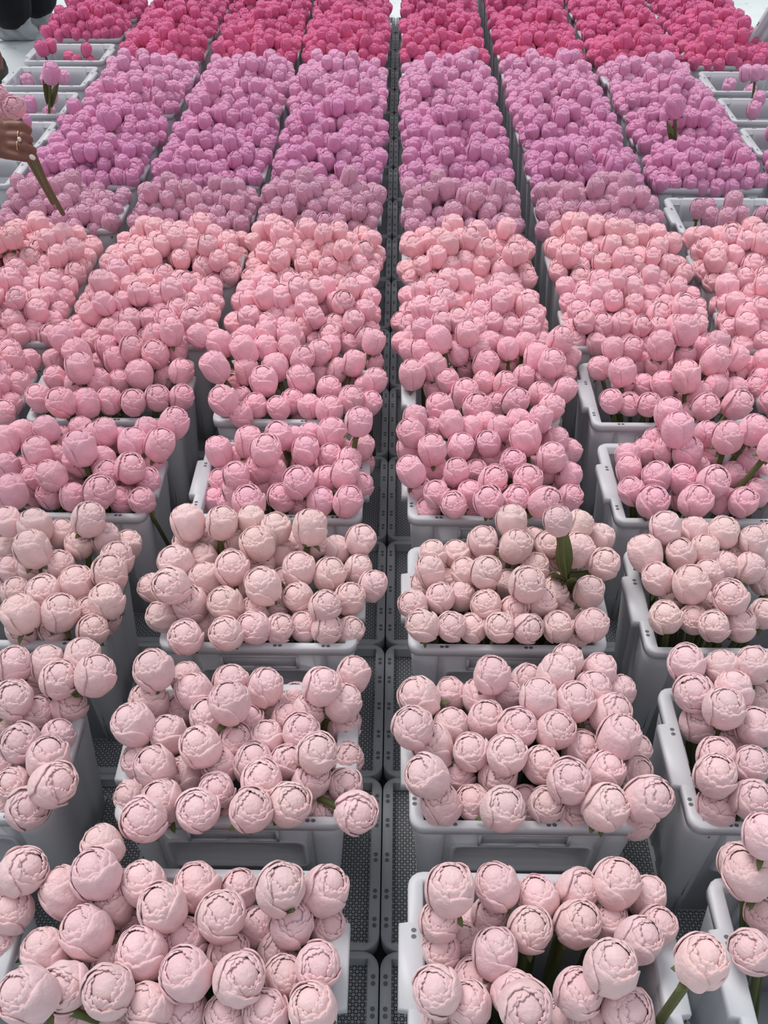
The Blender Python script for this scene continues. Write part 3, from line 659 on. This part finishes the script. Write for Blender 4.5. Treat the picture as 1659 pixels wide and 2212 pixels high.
def fuse(name, mb, m, voxel, smooth=4):
    """melt overlapping limbs into one continuous surface"""
    me = mb.mesh(name, [m]); o = bpy.data.objects.new('tmp', me); C.objects.link(o)
    w_ = o.modifiers.new('w', 'WELD'); w_.merge_threshold = 1e-5
    r_ = o.modifiers.new('r', 'REMESH'); r_.mode = 'VOXEL'; r_.voxel_size = voxel; r_.use_smooth_shade = True
    s_ = o.modifiers.new('s', 'SMOOTH'); s_.iterations = smooth; s_.factor = .5
    dg = bpy.context.evaluated_depsgraph_get(); new = bpy.data.meshes.new_from_object(o.evaluated_get(dg)); new.name = name
    bpy.data.objects.remove(o); new.materials.clear(); new.materials.append(m)
    new.polygons.foreach_set('use_smooth', np.ones(len(new.polygons), bool))
    return new
def V3(*a): return Vector(a)
def figure(base, face, J, voxel, label, cloth, covers=None, sandals=False, hand=None):
    """J: joint positions in world space"""
    mb = MB(); P = J
    chain(mb, [P['pelvis'], P['waist'], P['chest']], [.145, .125, .150])
    for s_ in ('l', 'r'):
        chain(mb, [P['chest'], P['sh_' + s_]], [.11, .062]); chain(mb, [P['pelvis'], P['hip_' + s_]], [.12, .098])
        chain(mb, [P['hip_' + s_], P['knee_' + s_], P['ankle_' + s_]], [.092, .060, .040])
        ank = Vector(P['ankle_' + s_]); toe = ank + Vector(face).normalized() * .17; toe.z = ank.z - .055
        heel = ank - Vector(face).normalized() * .03; heel.z = ank.z - .045
        chain(mb, [heel, toe], [.036, .026]); chain(mb, [ank, (ank + toe) / 2 + V3(0, 0, -.01)], [.040, .034])
        if not (hand and s_ == 'r'):
            chain(mb, [P['sh_' + s_], P['elb_' + s_], P['wr_' + s_]], [.052, .038, .026])
            w = Vector(P['wr_' + s_]); dn = (w - Vector(P['elb_' + s_])).normalized()
            sd_ = dn.cross(Vector(face)).normalized(); sd_ = sd_ if sd_.length > .1 else V3(1, 0, 0); fr = dn.cross(sd_)
            chain(mb, [w, w + dn * .06], [.026, .034])
            for q in range(4):
                k0 = w + dn * .085 + fr * (q - 1.5) * .018; L = (.070, .080, .075, .058)[q]
                chain(mb, [k0, k0 + dn * L * .55 + sd_ * .004, k0 + dn * L * .95 + sd_ * .016], [.0095, .0088, .0075])
            chain(mb, [w + dn * .035 + fr * .03, w + dn * .07 + fr * .05, w + dn * .10 + fr * .052 + sd_ * .01], [.013, .011, .009])
    if hand: hand(mb, P)
    chain(mb, [P['chest'], P['neck'], P['head']], [.10, .055, .06])
    h = Vector(P['head']); f = Vector(face).normalized(); up = (h - Vector(P['neck'])).normalized()
    chain(mb, [h, h + up * .08], [.078, .085]); chain(mb, [h + f * .03 - up * .02, h + f * .055 - up * .045], [.060, .035])
    chain(mb, [h + f * .088 + up * .02, h + f * .108 - up * .01], [.010, .014]); sd2 = f.cross(up)
    for q in (-1, 1): chain(mb, [h + sd2 * q * .085 + up * .02, h + sd2 * q * .09 - up * .02], [.016, .012])
    root = bpy.data.objects.new('person', None); C.objects.link(root); root.location = base
    inv = Matrix.Translation(-Vector(base))
    def put(name, me): me.transform(inv); return link(name, me, root)
    put('body', fuse('body', mb, SKIN, voxel))
    hb = MB(); chain(hb, [h + up * .05 - f * .015, h + up * .095 - f * .015], [.092, .090]); chain(hb, [h - f * .04, h - f * .05 - up * .07], [.080, .05])
    put('hair', fuse('hair', hb, HAIR, .012))
    cloth(put, P)
    tag(root, label, 'person')
    return root
def offs(J, d): return {k: Vector(v) + Vector(d) for k, v in J.items()}
# the one pulling stems: only the right hand reaches into the picture
HZ = 2.1
def hp(x, y, dz=0): return Vector(at_depth(x, y, HZ + dz))
def handB(mb, P):
    wr = hp(-22, 298, .0)
    chain(mb, [P['sh_r'], P['elb_r'], wr], [.052, .040, .030])
    for (x, y, r) in ((-2, 281, .026), (-2, 300, .029), (-2, 318, .024)): chain(mb, [wr, hp(x, y, .005)], [.030, r])
    for (x, y) in ((20, 274), (24, 296), (22, 316), (14, 332)): chain(mb, [hp(-8, (y + 298) / 2, .008), hp(x, y, 0)], [.027, .0135])
    for pts, r in (([(20, 273, 0), (44, 273, -.006), (59, 281, .014), (52, 287, .045)], (.0135, .0125, .0115, .010)),
                   ([(24, 296, -.002), (48, 296, -.010), (62, 302, .012), (54, 307, .045)], (.0125, .0115, .0108, .009)),
                   ([(22, 316, -.002), (50, 317, -.010), (70, 325, .008), (66, 329, .040)], (.0120, .0112, .0104, .009)),
                   ([(12, 333, .000), (38, 338, -.004), (58, 342, .000), (68, 342, .010)], (.0115, .0102, .0092, .0078)),
                   ([(-6, 272, .03), (22, 268, .055), (44, 280, .06)], (.020, .014, .011))):
        chain(mb, [hp(*p) for p in pts], r)
bB = (-1.62, 1.75, 0); hnd = hp(0, 300)
JB = dict(pelvis=(-1.82, 1.72, .93), waist=(-1.76, 1.74, 1.12), chest=(-1.64, 1.76, 1.33), neck=(-1.55, 1.77, 1.50), head=(-1.48, 1.78, 1.60),
          sh_r=(-1.56, 1.62, 1.38), sh_l=(-1.60, 1.94, 1.38), elb_r=(-1.30, 1.62, 1.16), wr_r=tuple(hnd), elb_l=(-1.72, 2.06, 1.12), wr_l=(-1.60, 2.08, .88),
          hip_l=(-1.82, 1.82, .90), hip_r=(-1.82, 1.62, .90), knee_l=(-1.78, 1.84, .50), knee_r=(-1.78, 1.60, .50), ankle_l=(-1.83, 1.85, .10), ankle_r=(-1.83, 1.59, .10))
def clothB(put, P):
    m = MB(); chain(m, [P['pelvis'], P['waist'], P['chest']], [.165, .150, .170])
    for s_ in ('l', 'r'):
        chain(m, [P['chest'], P['sh_' + s_]], [.13, .080]); e = Vector(P['sh_' + s_]).lerp(Vector(P['elb_' + s_]), .7); chain(m, [P['sh_' + s_], e], [.075, .062])
    put('shirt', fuse('shirt', m, BLACK, .012))
    m = MB()
    for s_ in ('l', 'r'): chain(m, [P['pelvis'], P['hip_' + s_], P['knee_' + s_], Vector(P['ankle_' + s_]) + V3(0, 0, .05)], [.155, .115, .085, .068])
    put('trousers', fuse('trousers', m, BLACK, .012))
pB = figure(bB, (1, .05, 0), JB, .0032, 'person reaching in from left edge, ringed tanned hand gripping a bunch of stems', clothB, hand=handB)
def ring_at(x, y, dz, nx, ny, r, stone):
    m = MB(); c = hp(x, y, dz); ax = (hp(x + nx, y + ny, dz) - c).normalized(); u = ax.orthogonal().normalized(); v = ax.cross(u)
    m.tube([list(c + (u * math.cos(a) + v * math.sin(a)) * r) for a in np.linspace(0, 6.283, 25)], .0014, 6)
    
    me = m.mesh('ring', [GOLD]); me.transform(Matrix.Translation(-Vector(bB))); ro = tag(link('ring', me, pB), 'thin gold ring with stone' if stone else 'gold band')
    if stone:
        m = MB(); cc = hp(x - 1, y + 6, dz - .012); capsule(m, cc, cc + V3(0, 0, .002), .0045, .0045, 8); me = m.mesh('gem', [NAIL], False); me.transform(Matrix.Translation(-Vector(bB))); link('gem', me, ro)
ring_at(43, 296, -.009, 24, 1, .0132, True); ring_at(41, 317, -.007, 26, 1, .0128, False)
m = MB(); c = hp(68, 339, .0); capsule(m, c, hp(72, 341, .004), .0062, .0052); me = m.mesh('fingernail', [NAIL]); me.transform(Matrix.Translation(-Vector(bB))); link('fingernail', me, pB)
for k, (bx, by, bz, ex, ey, ez, w) in enumerate(((30, 230, 2.22, 106, 412, 2.80, 46), (-4, 208, 2.22, 136, 462, 3.0, 46), (8, 250, 2.30, 114, 438, 3.05, 42))):
    c = at_depth(bx, by, bz); e = at_depth(ex, ey, ez); axis = (c - e) / np.linalg.norm(c - e); d = w * bz / F; rg = np.random.default_rng(900 + k)
    peony(c - axis * .6 * d, quat(axis, k * 2.0), d, np.array(s2l((232, 176, 190))) , ['pink peony held in the ringed hand, bloom just above the knuckles', 'pink peony held in the ringed hand, bloom cut by the left edge', 'pink peony held in the ringed hand, lowest and half hidden bloom'][k],
          'pink peonies held in the ringed hand', tuple(e), rg, 0, BLOOM[k], 'pink_peony', .0075)
# the one in black trousers and film shoe covers
fA = on_z(45, 92, 0); bA = (float(fA[0]), float(fA[1]), 0)
def jA(x, y, z): return (bA[0] + x, bA[1] + y, z)
JA = dict(pelvis=jA(-.02, .12, .92), waist=jA(-.02, .12, 1.10), chest=jA(-.02, .12, 1.32), neck=jA(-.02, .12, 1.50), head=jA(-.0, .10, 1.60),
          sh_r=jA(-.20, .10, 1.40), sh_l=jA(.16, .16, 1.40), elb_r=jA(-.26, .10, 1.12), elb_l=jA(.22, .18, 1.12), wr_r=jA(-.22, -.02, .90), wr_l=jA(.22, .08, .90),
          hip_l=jA(.08, .20, .88), hip_r=jA(-.10, .06, .88), knee_l=jA(.03, .22, .48), knee_r=jA(-.06, .06, .48), ankle_l=jA(.03, .30, .10), ankle_r=jA(-.02, .04, .10))
def clothA(put, P):
    m = MB(); chain(m, [P['pelvis'], P['waist'], P['chest']], [.165, .150, .170])
    for s_ in ('l', 'r'): chain(m, [P['chest'], P['sh_' + s_], P['elb_' + s_], P['wr_' + s_]], [.13, .080, .062, .05])
    put('top', fuse('top', m, BLACK, .012))
    m = MB(); hems = dict(l=.15, r=.14)
    for s_ in ('l', 'r'):
        a = Vector(P['ankle_' + s_]); chain(m, [P['pelvis'], P['hip_' + s_], P['knee_' + s_], V3(a.x + (.02 if s_ == 'l' else -.02), a.y, .215)], [.17, .15, .16, .15])
    put('trousers', fuse('trousers', m, BLACK, .012))
    for s_ in ('l', 'r'):
        a = Vector(P['ankle_' + s_]); m = MB(); chain(m, [(a.x - .10, a.y, .052), (a.x + .07, a.y + .02, .050)], [.050, .055]); chain(m, [(a.x + .06, a.y, .06), (a.x + .03, a.y, .17)], [.055, .060]); chain(m, [(a.x - .08, a.y, .06), (a.x + .03, a.y, .15)], [.05, .05])
        me = fuse('shoe_cover', m, COVER, .008, 2)
        co = np.empty(len(me.vertices) * 3); me.vertices.foreach_get('co', co); co = co.reshape(-1, 3)
        co += .005 * np.stack([np.sin(co[:, 2] * 90 + co[:, 0] * 60), np.sin(co[:, 0] * 80 + co[:, 2] * 40), 0 * co[:, 0]], 1); me.vertices.foreach_set('co', co.ravel())
        put('shoe_cover', me)
figure(bA, (-1, -.1, 0), JA, .008, 'person in black trousers and translucent film shoe covers standing at top left', clothA)
# the one whose ankle and sandal show at the left edge
fC = on_z(-2, 166, 0); bC = (float(fC[0]) + .07, float(fC[1]), 0)
def jC(x, y, z): return (bC[0] + x, bC[1] + y, z)
JC = dict(pelvis=jC(-.16, .0, .92), waist=jC(-.16, 0, 1.10), chest=jC(-.16, 0, 1.32), neck=jC(-.16, 0, 1.50), head=jC(-.14, 0, 1.60),
          sh_r=jC(-.16, -.18, 1.40), sh_l=jC(-.16, .18, 1.40), elb_r=jC(-.18, -.24, 1.12), elb_l=jC(-.18, .24, 1.12), wr_r=jC(-.08, -.20, .90), wr_l=jC(-.08, .20, .90),
          hip_l=jC(-.17, .09, .88), hip_r=jC(-.15, -.09, .88), knee_l=jC(-.24, .10, .48), knee_r=jC(-.11, -.06, .48), ankle_l=jC(-.32, .10, .10), ankle_r=jC(-.06, 0, .10))
def clothC(put, P):
    m = MB(); chain(m, [P['pelvis'], P['waist'], P['chest']], [.165, .150, .170])
    for s_ in ('l', 'r'): chain(m, [P['chest'], P['sh_' + s_], P['elb_' + s_]], [.13, .080, .062])
    put('top', fuse('top', m, BLACK, .012))
    m = MB()
    for s_ in ('l', 'r'): k = Vector(P['knee_' + s_]); chain(m, [P['pelvis'], P['hip_' + s_], k + V3(0, 0, .02)], [.16, .125, .105])
    put('shorts', fuse('shorts', m, BLACK, .012))
    for s_ in ('l', 'r'):
        a = Vector(P['ankle_' + s_]); m = MB(); chain(m, [(a.x - .01, a.y + .05, .030), (a.x + .05, a.y - .15, .030)], [.046, .044]); chain(m, [(a.x - .01, a.y + .04, .03), (a.x - .005, a.y + .03, .070)], [.045, .045])
        put('sandal', fuse('sandal', m, SANDAL, .008, 2))
figure(bC, (.3, -1, 0), JC, .008, 'person at left edge, bare tanned ankle in a dark olive sandal', clothC)
# tilted empty crate at the top right edge
o = copy_tree(proto); o.name = 'plastic_crate'; o.location = at_depth(1700, 60, 4.4); o.rotation_euler = (math.radians(25), math.radians(-62), math.radians(20))
tag(o, 'empty translucent crate tipped on its side at the top right edge', 'crate')
